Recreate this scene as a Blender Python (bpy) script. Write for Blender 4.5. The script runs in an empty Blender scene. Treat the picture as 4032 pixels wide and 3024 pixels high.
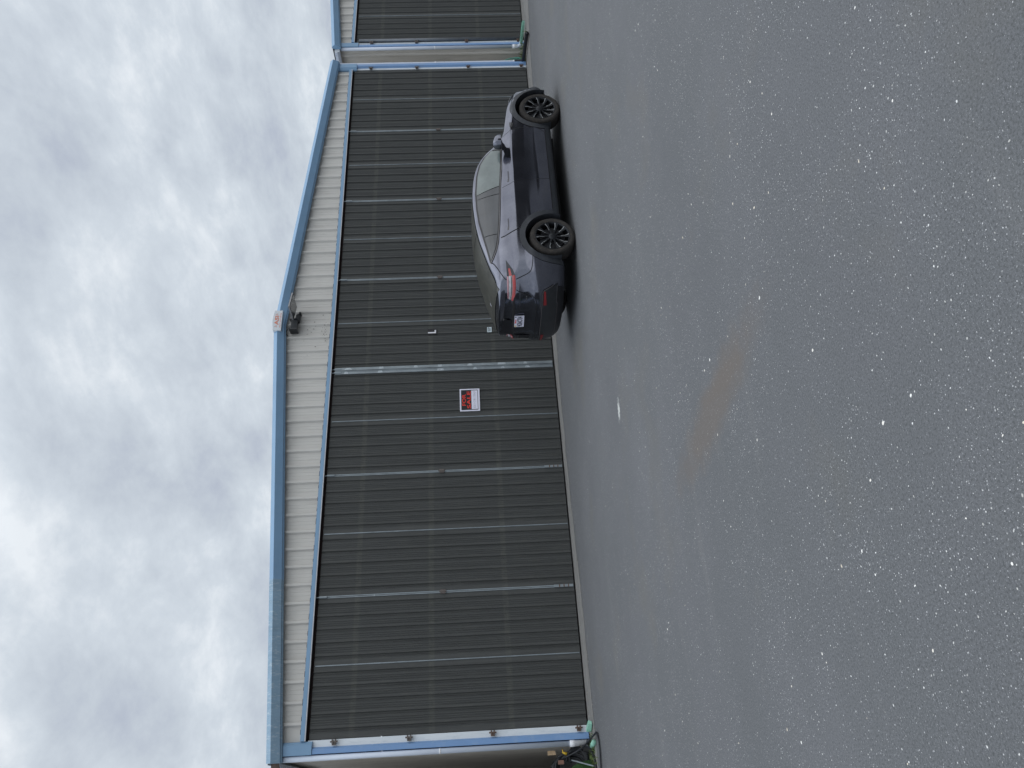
import bpy, bmesh, math, random
import numpy as np
from mathutils import Vector, Matrix
from mathutils.bvhtree import BVHTree
random.seed(7)
SC = bpy.context.scene
COL = SC.collection
R = math.radians

# ------------------------------------------------------------------ camera
YAW, PIT, ROL = 0.508282850, -0.0435806555, -0.0373220293
fw = Vector((math.sin(YAW)*math.cos(PIT), math.cos(YAW)*math.cos(PIT), math.sin(PIT)))
rt = Vector((math.cos(YAW), -math.sin(YAW), 0.0)); up = rt.cross(fw)
rt2 = rt*math.cos(ROL) + up*math.sin(ROL); up2 = -rt*math.sin(ROL) + up*math.cos(ROL)
cam_d = bpy.data.cameras.new('camera'); cam = bpy.data.objects.new('camera', cam_d); COL.objects.link(cam)
cx_, cy_, cz_ = -up2, rt2, -fw            # the phone was held sideways: the picture's right is the world's down
cam.matrix_world = Matrix(((cx_.x, cy_.x, cz_.x, -1.1669), (cx_.y, cy_.y, cz_.y, -13.7523), (cx_.z, cy_.z, cz_.z, 1.605), (0, 0, 0, 1)))
cam_d.sensor_width = 36; cam_d.lens = 3019.076/4032*36; cam_d.clip_start = .05; cam_d.clip_end = 5000
SC.camera = cam
SC.render.resolution_x = 1024; SC.render.resolution_y = 768

# ------------------------------------------------------------------ world: overcast sky
SUN_EL, SUN_AZ = R(48), R(128)             # azimuth measured from +y towards +x
w = bpy.data.worlds.new('World'); SC.world = w; w.use_nodes = True
nt = w.node_tree; nt.nodes.clear(); N = nt.nodes.new; L = nt.links.new
out = N('ShaderNodeOutputWorld'); bg = N('ShaderNodeBackground'); bg.inputs['Strength'].default_value = 0.1
sky = N('ShaderNodeTexSky'); sky.sky_type = 'NISHITA'; sky.sun_disc = False
sky.sun_elevation = SUN_EL; sky.sun_rotation = SUN_AZ; sky.air_density = 1.2; sky.dust_density = 2.0
tc = N('ShaderNodeTexCoord'); sep = N('ShaderNodeSeparateXYZ'); L(tc.outputs['Generated'], sep.inputs[0])
def wm(op, a, b=None, c=None, clamp=False):
    n = N('ShaderNodeMath'); n.operation = op; n.use_clamp = clamp
    for i, v in enumerate((a, b, c)):
        if v is None: continue
        if isinstance(v, (int, float)): n.inputs[i].default_value = v
        else: L(v, n.inputs[i])
    return n.outputs[0]
zpos = wm('MAXIMUM', sep.outputs['Z'], 0.0)
den = wm('ADD', zpos, 0.28)
px = wm('DIVIDE', sep.outputs['X'], den); py = wm('DIVIDE', sep.outputs['Y'], den)
cmb = N('ShaderNodeCombineXYZ'); L(px, cmb.inputs[0]); L(py, cmb.inputs[1])
mp = N('ShaderNodeMapping'); mp.inputs['Rotation'].default_value = (0, 0, R(-35)); mp.inputs['Scale'].default_value = (1.25, 1.0, 1); mp.inputs['Location'].default_value = (3.3, 1.7, 0)
L(cmb.outputs[0], mp.inputs[0])
def wnoise(scale, detail, rough, dist=0.0, off=0):
    n = N('ShaderNodeTexNoise'); n.inputs['Scale'].default_value = scale; n.inputs['Detail'].default_value = detail
    n.inputs['Roughness'].default_value = rough; n.inputs['Distortion'].default_value = dist
    m2 = N('ShaderNodeMapping'); m2.inputs['Location'].default_value = (off, off*.7, off*.3); L(mp.outputs[0], m2.inputs[0]); L(m2.outputs[0], n.inputs['Vector'])
    return n.outputs['Fac']
n1 = wnoise(2.3, 5, .55, .25, 0); n2 = wnoise(5.2, 8, .64, .15, 5); n3 = wnoise(.6, 2, .5, 0, 9)
mixn = wm('ADD', wm('MULTIPLY', n1, .46), wm('ADD', wm('MULTIPLY', n2, .32), wm('MULTIPLY', n3, .22)))
ramp = N('ShaderNodeValToRGB'); L(mixn, ramp.inputs[0])
el = ramp.color_ramp.elements
el[0].position = .375; el[0].color = (.49, .54, .64, 1)
el[1].position = .595; el[1].color = (.90, .95, 1.0, 1)
e = el.new(.45); e.color = (.60, .66, .735, 1)
e = el.new(.52); e.color = (.70, .765, .835, 1)
# an overcast sky grows brighter towards the zenith
hi_ = wm('MAXIMUM', wm('SUBTRACT', zpos, .5), 0.0)
lum = wm('MULTIPLY_ADD', hi_, 2.0, .95)
lum10 = wm('MULTIPLY', lum, 10.0)
vm = N('ShaderNodeVectorMath'); vm.operation = 'SCALE'; L(ramp.outputs[0], vm.inputs[0]); L(lum10, vm.inputs['Scale'])
mx = N('ShaderNodeMix'); mx.data_type = 'RGBA'; mx.inputs['Factor'].default_value = .94
L(sky.outputs[0], mx.inputs['A']); L(vm.outputs[0], mx.inputs['B']); L(mx.outputs['Result'], bg.inputs['Color']); L(bg.outputs[0], out.inputs['Surface'])

sd = bpy.data.lights.new('sun', 'SUN'); sd.energy = 0.8; sd.angle = R(95); sd.color = (1, .97, .93)
so = bpy.data.objects.new('sun', sd); COL.objects.link(so)
sdir = Vector((math.sin(SUN_AZ)*math.cos(SUN_EL), math.cos(SUN_AZ)*math.cos(SUN_EL), math.sin(SUN_EL)))
so.rotation_euler = sdir.to_track_quat('Z', 'Y').to_euler(); so.location = (0, 0, 30)

SC.view_settings.view_transform = 'Standard'; SC.view_settings.look = 'None'
SC.view_settings.exposure = 0.0; SC.view_settings.gamma = 1.0; SC.view_settings.use_curve_mapping = False

# ------------------------------------------------------------------ materials
def srgb(r, g, b):
    f = lambda c: ((c/255+.055)/1.055)**2.4 if c > 10 else c/255/12.92
    return (f(r), f(g), f(b), 1)
def mat(name, col, rough=.6, metal=0.0, var=.12, scale=3.0, spec=.5, coat=0.0, bump=0.0, bscale=60, dirt=None, dirt_amt=0.0, stretch=(1, 1, 1), rvar=0.0, alpha=None):
    m = bpy.data.materials.new(name); m.use_nodes = True; t = m.node_tree; b = t.nodes['Principled BSDF']
    c = col if len(col) == 4 else (*col, 1)
    g = t.nodes.new('ShaderNodeNewGeometry'); mpn = t.nodes.new('ShaderNodeMapping'); mpn.inputs['Scale'].default_value = stretch
    t.links.new(g.outputs['Position'], mpn.inputs[0])
    no = t.nodes.new('ShaderNodeTexNoise'); no.inputs['Scale'].default_value = scale; no.inputs['Detail'].default_value = 6; no.inputs['Roughness'].default_value = .6
    t.links.new(mpn.outputs[0], no.inputs['Vector'])
    rp = t.nodes.new('ShaderNodeValToRGB'); t.links.new(no.outputs['Fac'], rp.inputs[0])
    rp.color_ramp.elements[0].position = .3; rp.color_ramp.elements[1].position = .7
    rp.color_ramp.elements[0].color = tuple(x*(1-var) for x in c[:3]) + (1,)
    rp.color_ramp.elements[1].color = tuple(min(1, x*(1+var)) for x in c[:3]) + (1,)
    src = rp.outputs[0]
    if dirt:
        n2 = t.nodes.new('ShaderNodeTexNoise'); n2.inputs['Scale'].default_value = scale*3.1; n2.inputs['Detail'].default_value = 8; n2.inputs['Roughness'].default_value = .7
        t.links.new(mpn.outputs[0], n2.inputs['Vector'])
        mr = t.nodes.new('ShaderNodeMapRange'); mr.inputs['From Min'].default_value = .52; mr.inputs['From Max'].default_value = .72; mr.inputs['To Max'].default_value = dirt_amt
        t.links.new(n2.outputs['Fac'], mr.inputs['Value'])
        mm = t.nodes.new('ShaderNodeMix'); mm.data_type = 'RGBA'; t.links.new(mr.outputs[0], mm.inputs['Factor']); t.links.new(src, mm.inputs['A']); mm.inputs['B'].default_value = dirt if len(dirt) == 4 else (*dirt, 1)
        src = mm.outputs['Result']
    t.links.new(src, b.inputs['Base Color'])
    b.inputs['Roughness'].default_value = rough; b.inputs['Metallic'].default_value = metal
    b.inputs['Specular IOR Level'].default_value = spec; b.inputs['Coat Weight'].default_value = coat; b.inputs['Coat Roughness'].default_value = .06
    if rvar:
        mr = t.nodes.new('ShaderNodeMapRange'); mr.inputs['To Min'].default_value = rough-rvar; mr.inputs['To Max'].default_value = rough+rvar; t.links.new(no.outputs['Fac'], mr.inputs['Value']); t.links.new(mr.outputs[0], b.inputs['Roughness'])
    if bump:
        n3 = t.nodes.new('ShaderNodeTexNoise'); n3.inputs['Scale'].default_value = bscale; n3.inputs['Detail'].default_value = 4; t.links.new(mpn.outputs[0], n3.inputs['Vector'])
        bp = t.nodes.new('ShaderNodeBump'); bp.inputs['Strength'].default_value = bump; bp.inputs['Distance'].default_value = .01; t.links.new(n3.outputs['Fac'], bp.inputs['Height']); t.links.new(bp.outputs[0], b.inputs['Normal'])
    return m
M = {}
M['door'] = mat('dark_green_grey_metal_siding', (.070, .073, .072), .62, 0, .16, 1.2, spec=.35, bump=.15, bscale=220, dirt=(.13, .13, .112), dirt_amt=.6, stretch=(14, 14, .5))
M['beige'] = mat('weathered_beige_metal_siding', (.645, .63, .595), .55, 0, .06, 2.0, spec=.35, dirt=(.42, .39, .36), dirt_amt=.35, stretch=(2, 2, .3))
M['beige_side'] = mat('beige_side_siding', (.68, .65, .60), .6, 0, .10, 2.0, spec=.3, dirt=(.42, .38, .33), dirt_amt=.5, stretch=(2, 2, .3))
M['blue'] = mat('blue_trim_paint', (.22, .37, .545), .45, 0, .06, 2.0, spec=.4, dirt=(.30, .40, .50), dirt_amt=.25)
M['blue_post'] = mat('blue_post_paint', (.20, .345, .60), .4, 0, .05, 2.0, spec=.4, dirt=(.36, .46, .58), dirt_amt=.3)
M['blue_faded'] = mat('faded_blue_trim', (.25, .37, .48), .6, 0, .1, 2.5, spec=.3, dirt=(.50, .58, .62), dirt_amt=.85, stretch=(4.5, 1, 1.2))
M['pale'] = mat('pale_downspout_paint', (.60, .66, .76), .45, 0, .07, 2.0, dirt=(.46, .50, .58), dirt_amt=.4, stretch=(2, 2, .4))
M['white_jamb'] = mat('white_jamb_paint', (.74, .79, .83), .5, 0, .06, 2.2, dirt=(.40, .48, .56), dirt_amt=.5, stretch=(2, 2, .4))
M['galv'] = mat('galvanised_steel', (.27, .31, .335), .5, .4, .2, 9.0, dirt=(.42, .46, .48), dirt_amt=.5, stretch=(1, 1, .4))
M['weld'] = mat('bare_weld_patch', (.46, .51, .54), .5, .3, .25, 25)
M['galv_dark'] = mat('dull_galvanised_pipe', (.15, .165, .185), .5, .5, .16, 6.0)
M['rust'] = mat('rusty_steel', (.15, .105, .085), .8, .2, .35, 20, bump=.3)
M['clip'] = mat('weathered_steel_bracket', (.16, .14, .13), .65, .5, .3, 30)
M['dark'] = mat('dark_interior', (.018, .013, .016), .9, 0, .3, 2.0)
M['rail'] = mat('dark_brown_track', (.035, .02, .02), .8, .2, .3, 4)
M['roof'] = mat('galvanised_roof_sheet', (.45, .47, .48), .5, .3, .1, 2)
M['white'] = mat('white_paint', (.78, .79, .82), .5, 0, .03, 8)
M['cap'] = mat('white_enamel_cap', (.66, .70, .74), .45, 0, .05, 10, dirt=(.5, .5, .5), dirt_amt=.25)
M['letter_orange'] = mat('faded_orange_lettering', (.72, .25, .17), .6, 0, .15, 40)
M['letter_red'] = mat('sign_red', (.80, .045, .03), .5, 0, .05, 30)
M['black_print'] = mat('sign_black', (.012, .010, .014), .45, 0, .2, 30)
M['ink'] = mat('pen_ink', (.05, .05, .08), .6, 0, .3, 60)
M['sign_white'] = mat('sign_white', (.78, .78, .90), .4, 0, .03, 20)
M['black_plastic'] = mat('black_plastic', (.022, .024, .028), .42, 0, .2, 20, rvar=.1)
M['lamp_grey'] = mat('dark_grey_lamp_body', (.045, .048, .052), .5, 0, .15, 20)
M['solar'] = mat('solar_cell', (.12, .125, .13), .25, 0, .1, 30, coat=.5)
M['lamp_edge'] = mat('pale_grey_frame', (.30, .30, .31), .45, .3, .1, 30)
M['mint'] = mat('mint_green_plastic', (.28, .56, .44), .5, 0, .12, 12)
M['mint_in'] = mat('mint_green_plastic_inside', (.16, .36, .30), .5, 0, .12, 12)
M['hose_green'] = mat('green_garden_hose', (.05, .36, .27), .4, 0, .1, 12)
M['hose_black'] = mat('black_hose', (.012, .014, .018), .45, 0, .3, 12, dirt=(.08, .09, .10), dirt_amt=.4)
M['yellow'] = mat('yellow_fitting', (.75, .50, .05), .45, 0, .1, 20)
M['wood'] = mat('raw_wood', (.55, .40, .25), .8, 0, .2, 14, stretch=(1, 1, 6))
M['brownbrick'] = mat('brown_block', (.22, .12, .09), .85, 0, .2, 14, bump=.3)
M['turf'] = mat('dark_green_turf', (.018, .06, .012), .95, 0, .4, 60, bump=.8, bscale=200)
M['weed'] = mat('weed_green', (.09, .13, .035), .8, 0, .4, 9)

def girt_bands(m):
    t = m.node_tree; b = t.nodes['Principled BSDF']; N = t.nodes.new; L = t.links.new
    src = b.inputs['Base Color'].links[0].from_socket; g = N('ShaderNodeNewGeometry'); sp = N('ShaderNodeSeparateXYZ'); L(g.outputs['Position'], sp.inputs[0])
    acc = None
    for z in (1.265, 2.58, 3.885):
        a = N('ShaderNodeMath'); a.operation = 'SUBTRACT'; L(sp.outputs[2], a.inputs[0]); a.inputs[1].default_value = z
        ab = N('ShaderNodeMath'); ab.operation = 'ABSOLUTE'; L(a.outputs[0], ab.inputs[0])
        r = N('ShaderNodeMapRange'); r.inputs['From Min'].default_value = .06; r.inputs['From Max'].default_value = .035; L(ab.outputs[0], r.inputs['Value'])
        if acc is None: acc = r.outputs[0]
        else:
            q = N('ShaderNodeMath'); q.operation = 'ADD'; L(acc, q.inputs[0]); L(r.outputs[0], q.inputs[1]); acc = q.outputs[0]
    n = N('ShaderNodeTexNoise'); n.inputs['Scale'].default_value = 9; n.inputs['Detail'].default_value = 4; L(g.outputs['Position'], n.inputs['Vector'])
    r = N('ShaderNodeMapRange'); r.inputs['From Min'].default_value = .30; r.inputs['From Max'].default_value = .6; r.inputs['To Max'].default_value = .42; L(n.outputs['Fac'], r.inputs['Value'])
    q = N('ShaderNodeMath'); q.operation = 'MULTIPLY'; L(acc, q.inputs[0]); L(r.outputs[0], q.inputs[1])
    mx = N('ShaderNodeMix'); mx.data_type = 'RGBA'; L(q.outputs[0], mx.inputs['Factor']); L(src, mx.inputs['A']); mx.inputs['B'].default_value = (.125, .13, .11, 1); L(mx.outputs['Result'], b.inputs['Base Color'])
girt_bands(M['door'])
def asphalt():
    m = bpy.data.materials.new('speckled_asphalt'); m.use_nodes = True; t = m.node_tree; b = t.nodes['Principled BSDF']
    N = t.nodes.new; L = t.links.new
    g = N('ShaderNodeNewGeometry'); P = g.outputs['Position']
    def mth(op, a, b=None, c=None, clamp=False):
        n = N('ShaderNodeMath'); n.operation = op; n.use_clamp = clamp
        for i, v in enumerate((a, b, c)):
            if v is None: continue
            if isinstance(v, (int, float)): n.inputs[i].default_value = v
            else: L(v, n.inputs[i])
        return n.outputs[0]
    def noise(s, d=4, r=.55, sc=(1, 1, 1), off=0, dist=0):
        mp = N('ShaderNodeMapping'); mp.inputs['Scale'].default_value = sc; mp.inputs['Location'].default_value = (off, off, 0); L(P, mp.inputs[0])
        n = N('ShaderNodeTexNoise'); n.inputs['Scale'].default_value = s; n.inputs['Detail'].default_value = d; n.inputs['Roughness'].default_value = r; n.inputs['Distortion'].default_value = dist
        L(mp.outputs[0], n.inputs['Vector']); return n.outputs['Fac']
    def mr(v, a, b_, c=0, d=1, smooth=False):
        n = N('ShaderNodeMapRange'); n.inputs['From Min'].default_value = a; n.inputs['From Max'].default_value = b_; n.inputs['To Min'].default_value = c; n.inputs['To Max'].default_value = d
        if smooth: n.interpolation_type = 'SMOOTHSTEP'
        L(v, n.inputs['Value']); return n.outputs[0]
    def mix(f, a, b_):
        n = N('ShaderNodeMix'); n.data_type = 'RGBA'
        if isinstance(f, (int, float)): n.inputs['Factor'].default_value = f
        else: L(f, n.inputs['Factor'])
        for k, v in (('A', a), ('B', b_)):
            if isinstance(v, tuple): n.inputs[k].default_value = (*v, 1)
            else: L(v, n.inputs[k])
        return n.outputs['Result']
    big = noise(.35, 3, .5, (.6, 1.6, 1)); med = noise(1.7, 5, .6, (.8, 1.3, 1), 3); fine = noise(95, 3, .7); fine2 = noise(310, 2, .7, off=8)
    c = mix(mr(big, .3, .7), (.118, .121, .126), (.146, .149, .155))
    c = mix(mth('MULTIPLY', mr(noise(.55, 3, .5, off=41), .42, .62), .5), c, (.112, .118, .119))
    c = mix(mth('MULTIPLY', mr(med, .45, .75), .4), c, (.105, .112, .112))
    # darker grit and grain
    c = mix(mth('MULTIPLY', mr(fine, .42, .62), .55), c, (.185, .19, .205))
    c = mix(mth('MULTIPLY', mr(fine, .46, .34), .5), c, (.05, .053, .058))
    c = mix(mth('MULTIPLY', mr(fine2, .50, .30), .65), c, (.040, .044, .050))
    # rubbed pale streaks far from the camera, across the apron
    st = noise(1.1, 4, .6, (.45, 2.6, 1), 11)
    c = mix(mth('MULTIPLY', mr(st, .60, .74), .10), c, (.30, .29, .27))
    # faint brown drift patches
    br = noise(.8, 4, .55, (.9, .9, 1), 21)
    c = mix(mth('MULTIPLY', mr(br, .56, .75), .32), c, (.17, .155, .12))
    # bands of dense chips
    dens = noise(1.0, 4, .65, (1, 1, 1), 31)
    def specks(scale, rad, thr, col1, col2, dlo, off, amt=1.0):
        mp = N('ShaderNodeMapping'); mp.inputs['Location'].default_value = (off, off*.37, 0); L(P, mp.inputs[0])
        wv = N('ShaderNodeTexNoise'); wv.inputs['Scale'].default_value = scale*1.1; wv.inputs['Detail'].default_value = 1; L(mp.outputs[0], wv.inputs['Vector'])
        vadd = N('ShaderNodeVectorMath'); vadd.operation = 'MULTIPLY_ADD'; L(wv.outputs['Color'], vadd.inputs[0]); vadd.inputs[1].default_value = (.6/scale,)*3; L(mp.outputs[0], vadd.inputs[2])
        v = N('ShaderNodeTexVoronoi'); v.voronoi_dimensions = '2D'; v.inputs['Scale'].default_value = scale; L(vadd.outputs[0], v.inputs['Vector'])
        sp = N('ShaderNodeSeparateColor'); L(v.outputs['Color'], sp.inputs[0])
        pick = mth('GREATER_THAN', mth('ADD', sp.outputs[0], mth('MULTIPLY', mr(dens, .35, .7, -1, 1), dlo)), thr)
        r_ = mth('MULTIPLY_ADD', sp.outputs[1], rad*.9, rad*.45)
        inside = mth('LESS_THAN', v.outputs['Distance'], r_)
        msk = mth('MULTIPLY', mth('MULTIPLY', pick, inside), amt)
        return msk, mix(sp.outputs[2], col1, col2)
    for args in ((230, .36, .87, (.20, .20, .22), (.36, .37, .38), .07, 1.0, .7),
                 (110, .24, .950, (.36, .36, .36), (.74, .74, .75), .05, 4.0, .9),
                 (64, .20, .976, (.46, .45, .42), (.86, .86, .84), .026, 7.0, .95),
                 (26, .15, .993, (.70, .62, .50), (.95, .94, .90), .012, 9.0, 1.0)):
        k, cc = specks(*args); c = mix(k, c, cc)
    # sandy brown stain and white scuff at their own places
    sx = N('ShaderNodeSeparateXYZ'); L(P, sx.inputs[0])
    def blob(x0, y0, ang, lx, ly, ns, na, lo, hi):
        ca, sa = math.cos(ang), math.sin(ang)
        dx = mth('SUBTRACT', sx.outputs[0], x0); dy = mth('SUBTRACT', sx.outputs[1], y0)
        a_ = mth('DIVIDE', mth('ADD', mth('MULTIPLY', dx, ca), mth('MULTIPLY', dy, sa)), lx)
        b2 = mth('DIVIDE', mth('SUBTRACT', mth('MULTIPLY', dy, ca), mth('MULTIPLY', dx, sa)), ly)
        d = mth('SQRT', mth('ADD', mth('MULTIPLY', a_, a_), mth('MULTIPLY', b2, b2)))
        d = mth('ADD', d, mth('MULTIPLY', mth('SUBTRACT', noise(ns, 5, .65, off=x0), .5), na))
        return mr(d, hi, lo, 0, 1, True)
    c = mix(mth('MULTIPLY', blob(1.17, -9.05, R(95), 1.3, .25, 5, 1.1, .25, 1.2), .62), c, (.150, .126, .108))
    c = mix(mth('MULTIPLY', blob(1.25, -9.35, R(80), .55, .09, 5, .9, .5, 1.1), .3), c, (.15, .125, .105))
    c = mix(mth('MULTIPLY', blob(2.81, -5.91, R(166), .17, .085, 24, 2.8, .45, .8), .8), c, (.60, .61, .58))
    L(c, b.inputs['Base Color']); b.inputs['Roughness'].default_value = .82; b.inputs['Specular IOR Level'].default_value = .35
    bp = N('ShaderNodeBump'); bp.inputs['Strength'].default_value = .35; bp.inputs['Distance'].default_value = .004; L(fine, bp.inputs['Height']); L(bp.outputs[0], b.inputs['Normal'])
    return m
M['asphalt'] = asphalt()
M['concrete'] = mat('weathered_concrete', (.225, .22, .212), .85, 0, .22, 3.0, dirt=(.30, .29, .27), dirt_amt=.6, bump=.5, bscale=120, stretch=(.6, 2, 1))

# ------------------------------------------------------------------ helpers
def link(name, verts, faces, m, parent=None, smooth=False):
    me = bpy.data.meshes.new(name); me.from_pydata([tuple(v) for v in verts], [], faces)
    me.update(); o = bpy.data.objects.new(name, me); COL.objects.link(o)
    if m is not None: me.materials.append(m)
    if smooth:
        for p in me.polygons: p.use_smooth = True
    if parent: o.parent = parent
    return o
class MB:
    def __init__(s): s.v = []; s.f = []
    def box(s, x0, x1, y0, y1, z0, z1):
        n = len(s.v); s.v += [(x0, y0, z0), (x1, y0, z0), (x1, y1, z0), (x0, y1, z0), (x0, y0, z1), (x1, y0, z1), (x1, y1, z1), (x0, y1, z1)]
        s.f += [(n, n+3, n+2, n+1), (n+4, n+5, n+6, n+7), (n, n+1, n+5, n+4), (n+1, n+2, n+6, n+5), (n+2, n+3, n+7, n+6), (n+3, n, n+4, n+7)]; return s
    def grid(s, rows):
        n = len(s.v); nr, nc = len(rows), len(rows[0])
        for r in rows: s.v += [tuple(p) for p in r]
        for i in range(nr-1):
            for j in range(nc-1): s.f.append((n+i*nc+j, n+i*nc+j+1, n+(i+1)*nc+j+1, n+(i+1)*nc+j))
        return s
    def prism(s, loop, d):            # closed loop of 3D points extruded by vector d, capped
        n = len(s.v); k = len(loop)
        s.v += [tuple(p) for p in loop] + [tuple(Vector(p)+Vector(d)) for p in loop]
        s.f += [tuple(range(n, n+k))[::-1], tuple(range(n+k, n+2*k))] + [(n+i, n+(i+1) % k, n+k+(i+1) % k, n+k+i) for i in range(k)]
        return s
    def tube(s, pts, r, seg=8, cap=True):
        pts = [Vector(p) for p in pts]; n0 = len(s.v); rr = r if isinstance(r, (list, tuple)) else [r]*len(pts)
        prev = None
        for i, p in enumerate(pts):
            d = (pts[min(i+1, len(pts)-1)] - pts[max(i-1, 0)]).normalized()
            a = prev - d*prev.dot(d) if prev is not None else (d.cross(Vector((0, 0, 1))) if abs(d.z) < .9 else d.cross(Vector((1, 0, 0))))
            a.normalize(); b_ = d.cross(a); prev = a
            for k in range(seg):
                t = 2*math.pi*k/seg; s.v.append(tuple(p + (a*math.cos(t) + b_*math.sin(t))*rr[i]))
        for i in range(len(pts)-1):
            for k in range(seg):
                a0 = n0+i*seg+k; a1 = n0+i*seg+(k+1) % seg; s.f.append((a0, a1, a1+seg, a0+seg))
        if cap:
            s.f.append(tuple(range(n0, n0+seg))[::-1]); e = n0+(len(pts)-1)*seg; s.f.append(tuple(range(e, e+seg)))
        return s
    def build(s, name, m, parent=None, smooth=False): return link(name, s.v, s.f, m, parent, smooth)
def empty(name, loc, label, cat, group=None):
    o = bpy.data.objects.new(name, None); COL.objects.link(o); o.location = loc; o['label'] = label; o['category'] = cat
    if group: o['group'] = group
    return o
def tag(o, label, cat, group=None):
    o['label'] = label; o['category'] = cat
    if group: o['group'] = group
    return o
def world_build(mb, name, m, parent, smooth=False):
    """mesh given in world coordinates under a thing whose Empty is moved"""
    off = Vector(parent.location) if parent.parent is None else Vector((0, 0, 0))
    mb.v = [tuple(Vector(v)-off) for v in mb.v]
    return mb.build(name, m, parent, smooth)
def catmull(pts, n):
    P = [Vector(p) for p in pts]; out = []
    for i in range(len(P)-1):
        p0 = P[i-1] if i else P[0]*2-P[1]; p1, p2 = P[i], P[i+1]; p3 = P[i+2] if i+2 < len(P) else P[-1]*2-P[-2]
        for k in range(n):
            t = k/n; out.append(.5*((2*p1)+(p2-p0)*t+(2*p0-5*p1+4*p2-p3)*t*t+(3*p1-p0-3*p2+p3)*t**3))
    out.append(P[-1]); return out
def text_mesh(name, s, size, m, parent, mtx, width=None, shear=0.0, ext=.001, bold=0.0):
    cu = bpy.data.curves.new(name, 'FONT'); cu.body = s; cu.size = size; cu.align_x = 'CENTER'; cu.align_y = 'CENTER'; cu.extrude = ext; cu.offset = bold; cu.shear = shear
    cu.resolution_u = 3
    t = bpy.data.objects.new(name+'_t', cu); COL.objects.link(t)
    dg = bpy.context.evaluated_depsgraph_get(); me = bpy.data.meshes.new_from_object(t.evaluated_get(dg))
    bpy.data.objects.remove(t); bpy.data.curves.remove(cu)
    xs = [v.co.x for v in me.vertices]; ys = [v.co.y for v in me.vertices]
    cxm = (max(xs)+min(xs))/2; cym = (max(ys)+min(ys))/2; k = width/(max(xs)-min(xs)) if width else 1
    hk = size/(max(ys)-min(ys)) if width else 1
    for v in me.vertices: v.co = mtx @ Vector(((v.co.x-cxm)*k, (v.co.y-cym)*(hk if width else 1), v.co.z))
    me.materials.clear(); me.materials.append(m); me.name = name
    o = bpy.data.objects.new(name, me); COL.objects.link(o); o.parent = parent; return o
def face_y(x, y, z):      # frame for flat art on a wall that faces -y
    return Matrix(((1, 0, 0, x), (0, 0, -1, y), (0, 1, 0, z), (0, 0, 0, 1)))

# ------------------------------------------------------------------ ground
g = link('asphalt_ground', [(-400, -400, 0), (400, -400, 0), (400, 400, 0), (-400, 400, 0)], [(0, 1, 2, 3)], M['asphalt']); g['kind'] = 'structure'
edge = [(-30, -.8), (-3, -.78), (0, -.77), (1.5, -.73), (3, -.62), (4.5, -.5), (5.5, -.52), (7, -.68), (10, -.85), (13, -.92), (14.8, -.98), (15.7, -1.15), (16.3, -1.5), (17.2, -1.75), (19, -1.95), (24, -2.2), (50, -2.3)]
ex = np.arange(-30, 50, .12); ey = np.interp(ex, [e[0] for e in edge], [e[1] for e in edge])
rows = [[(x, .3, .004) for x in ex], [(x, y+random.uniform(-.02, .02)+.03*math.sin(x*2.3)+.02*math.sin(x*7.1), .004) for x, y in zip(ex, ey)]]
mb = MB(); mb.grid(rows[::-1]); ap = mb.build('concrete_apron', M['concrete']); ap['kind'] = 'structure'

# ------------------------------------------------------------------ hangars
RX, Z_EAVE, Z_RIDGE = 8.05, 5.185, 5.865
XL, XR = -.30, 16.36
def roofz(x): return Z_RIDGE - abs(x-RX)*(Z_RIDGE-Z_EAVE)/(RX-XL)
def corr_gable(x0, x1, z0, ztop, y, sp=.3275, first=.27):
    """vertical sheet siding: trapezoid ribs every sp metres standing proud, small stiffeners between"""
    prof = []; k = first
    pr = [(-.046, 0), (-.020, -.045), (.020, -.045), (.046, 0), (.128, 0), (.138, -.006), (.148, 0), (.195, 0), (.205, -.006), (.215, 0)]
    while k < x1:
        for dx, dy in pr:
            if x0 < k+dx < x1: prof.append((k+dx, y+dy))
        k += sp
    prof = [(x0, y)] + sorted(prof) + [(x1, y)]
    return MB().grid([[(x, yy, z0) for x, yy in prof], [(x, yy, ztop(x)) for x, yy in prof]][::1])
def door_panel_profile(x0, x1, y):
    W = x1-x0; prof = [(x0, y)]
    for i in range(5):
        c = x0 + W*(.12+.193*i)
        prof += [(c-.046, y), (c-.030, y-.012), (c-.013, y+.017), (c+.009, y+.017), (c+.024, y-.012), (c+.042, y)]
        if i < 4:
            for dd in (.075, .105, .135):
                d = x0 + W*(.12+.193*i+dd-.008); prof += [(d-.010, y), (d-.003, y-.007), (d+.004, y+.004), (d+.011, y)]
    return prof + [(x1, y)]
SEAM = [.015, 1.157, 2.313, 3.469, 4.626, 5.782, 6.938, 8.12, 9.27, 10.42, 11.57, 12.73, 13.88, 15.03, 16.165]
ZD0, ZD1 = .03, 4.565
def bracket_mb(x, z, w=.05, side=1):
    m = MB(); m.box(x-w*.8, x+w*.3, -.055, -.028, z-.032, z+.032); m.box(x-w*.4, x+w*.9, -.075, -.03, z-.035, z-.012); m.box(x-w*.4, x+w*.9, -.075, -.03, z+.012, z+.035); m.tube([(x+w*.25, -.06, z-.06), (x+w*.25, -.06, z+.06)], .014, 6)
    return m
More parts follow.
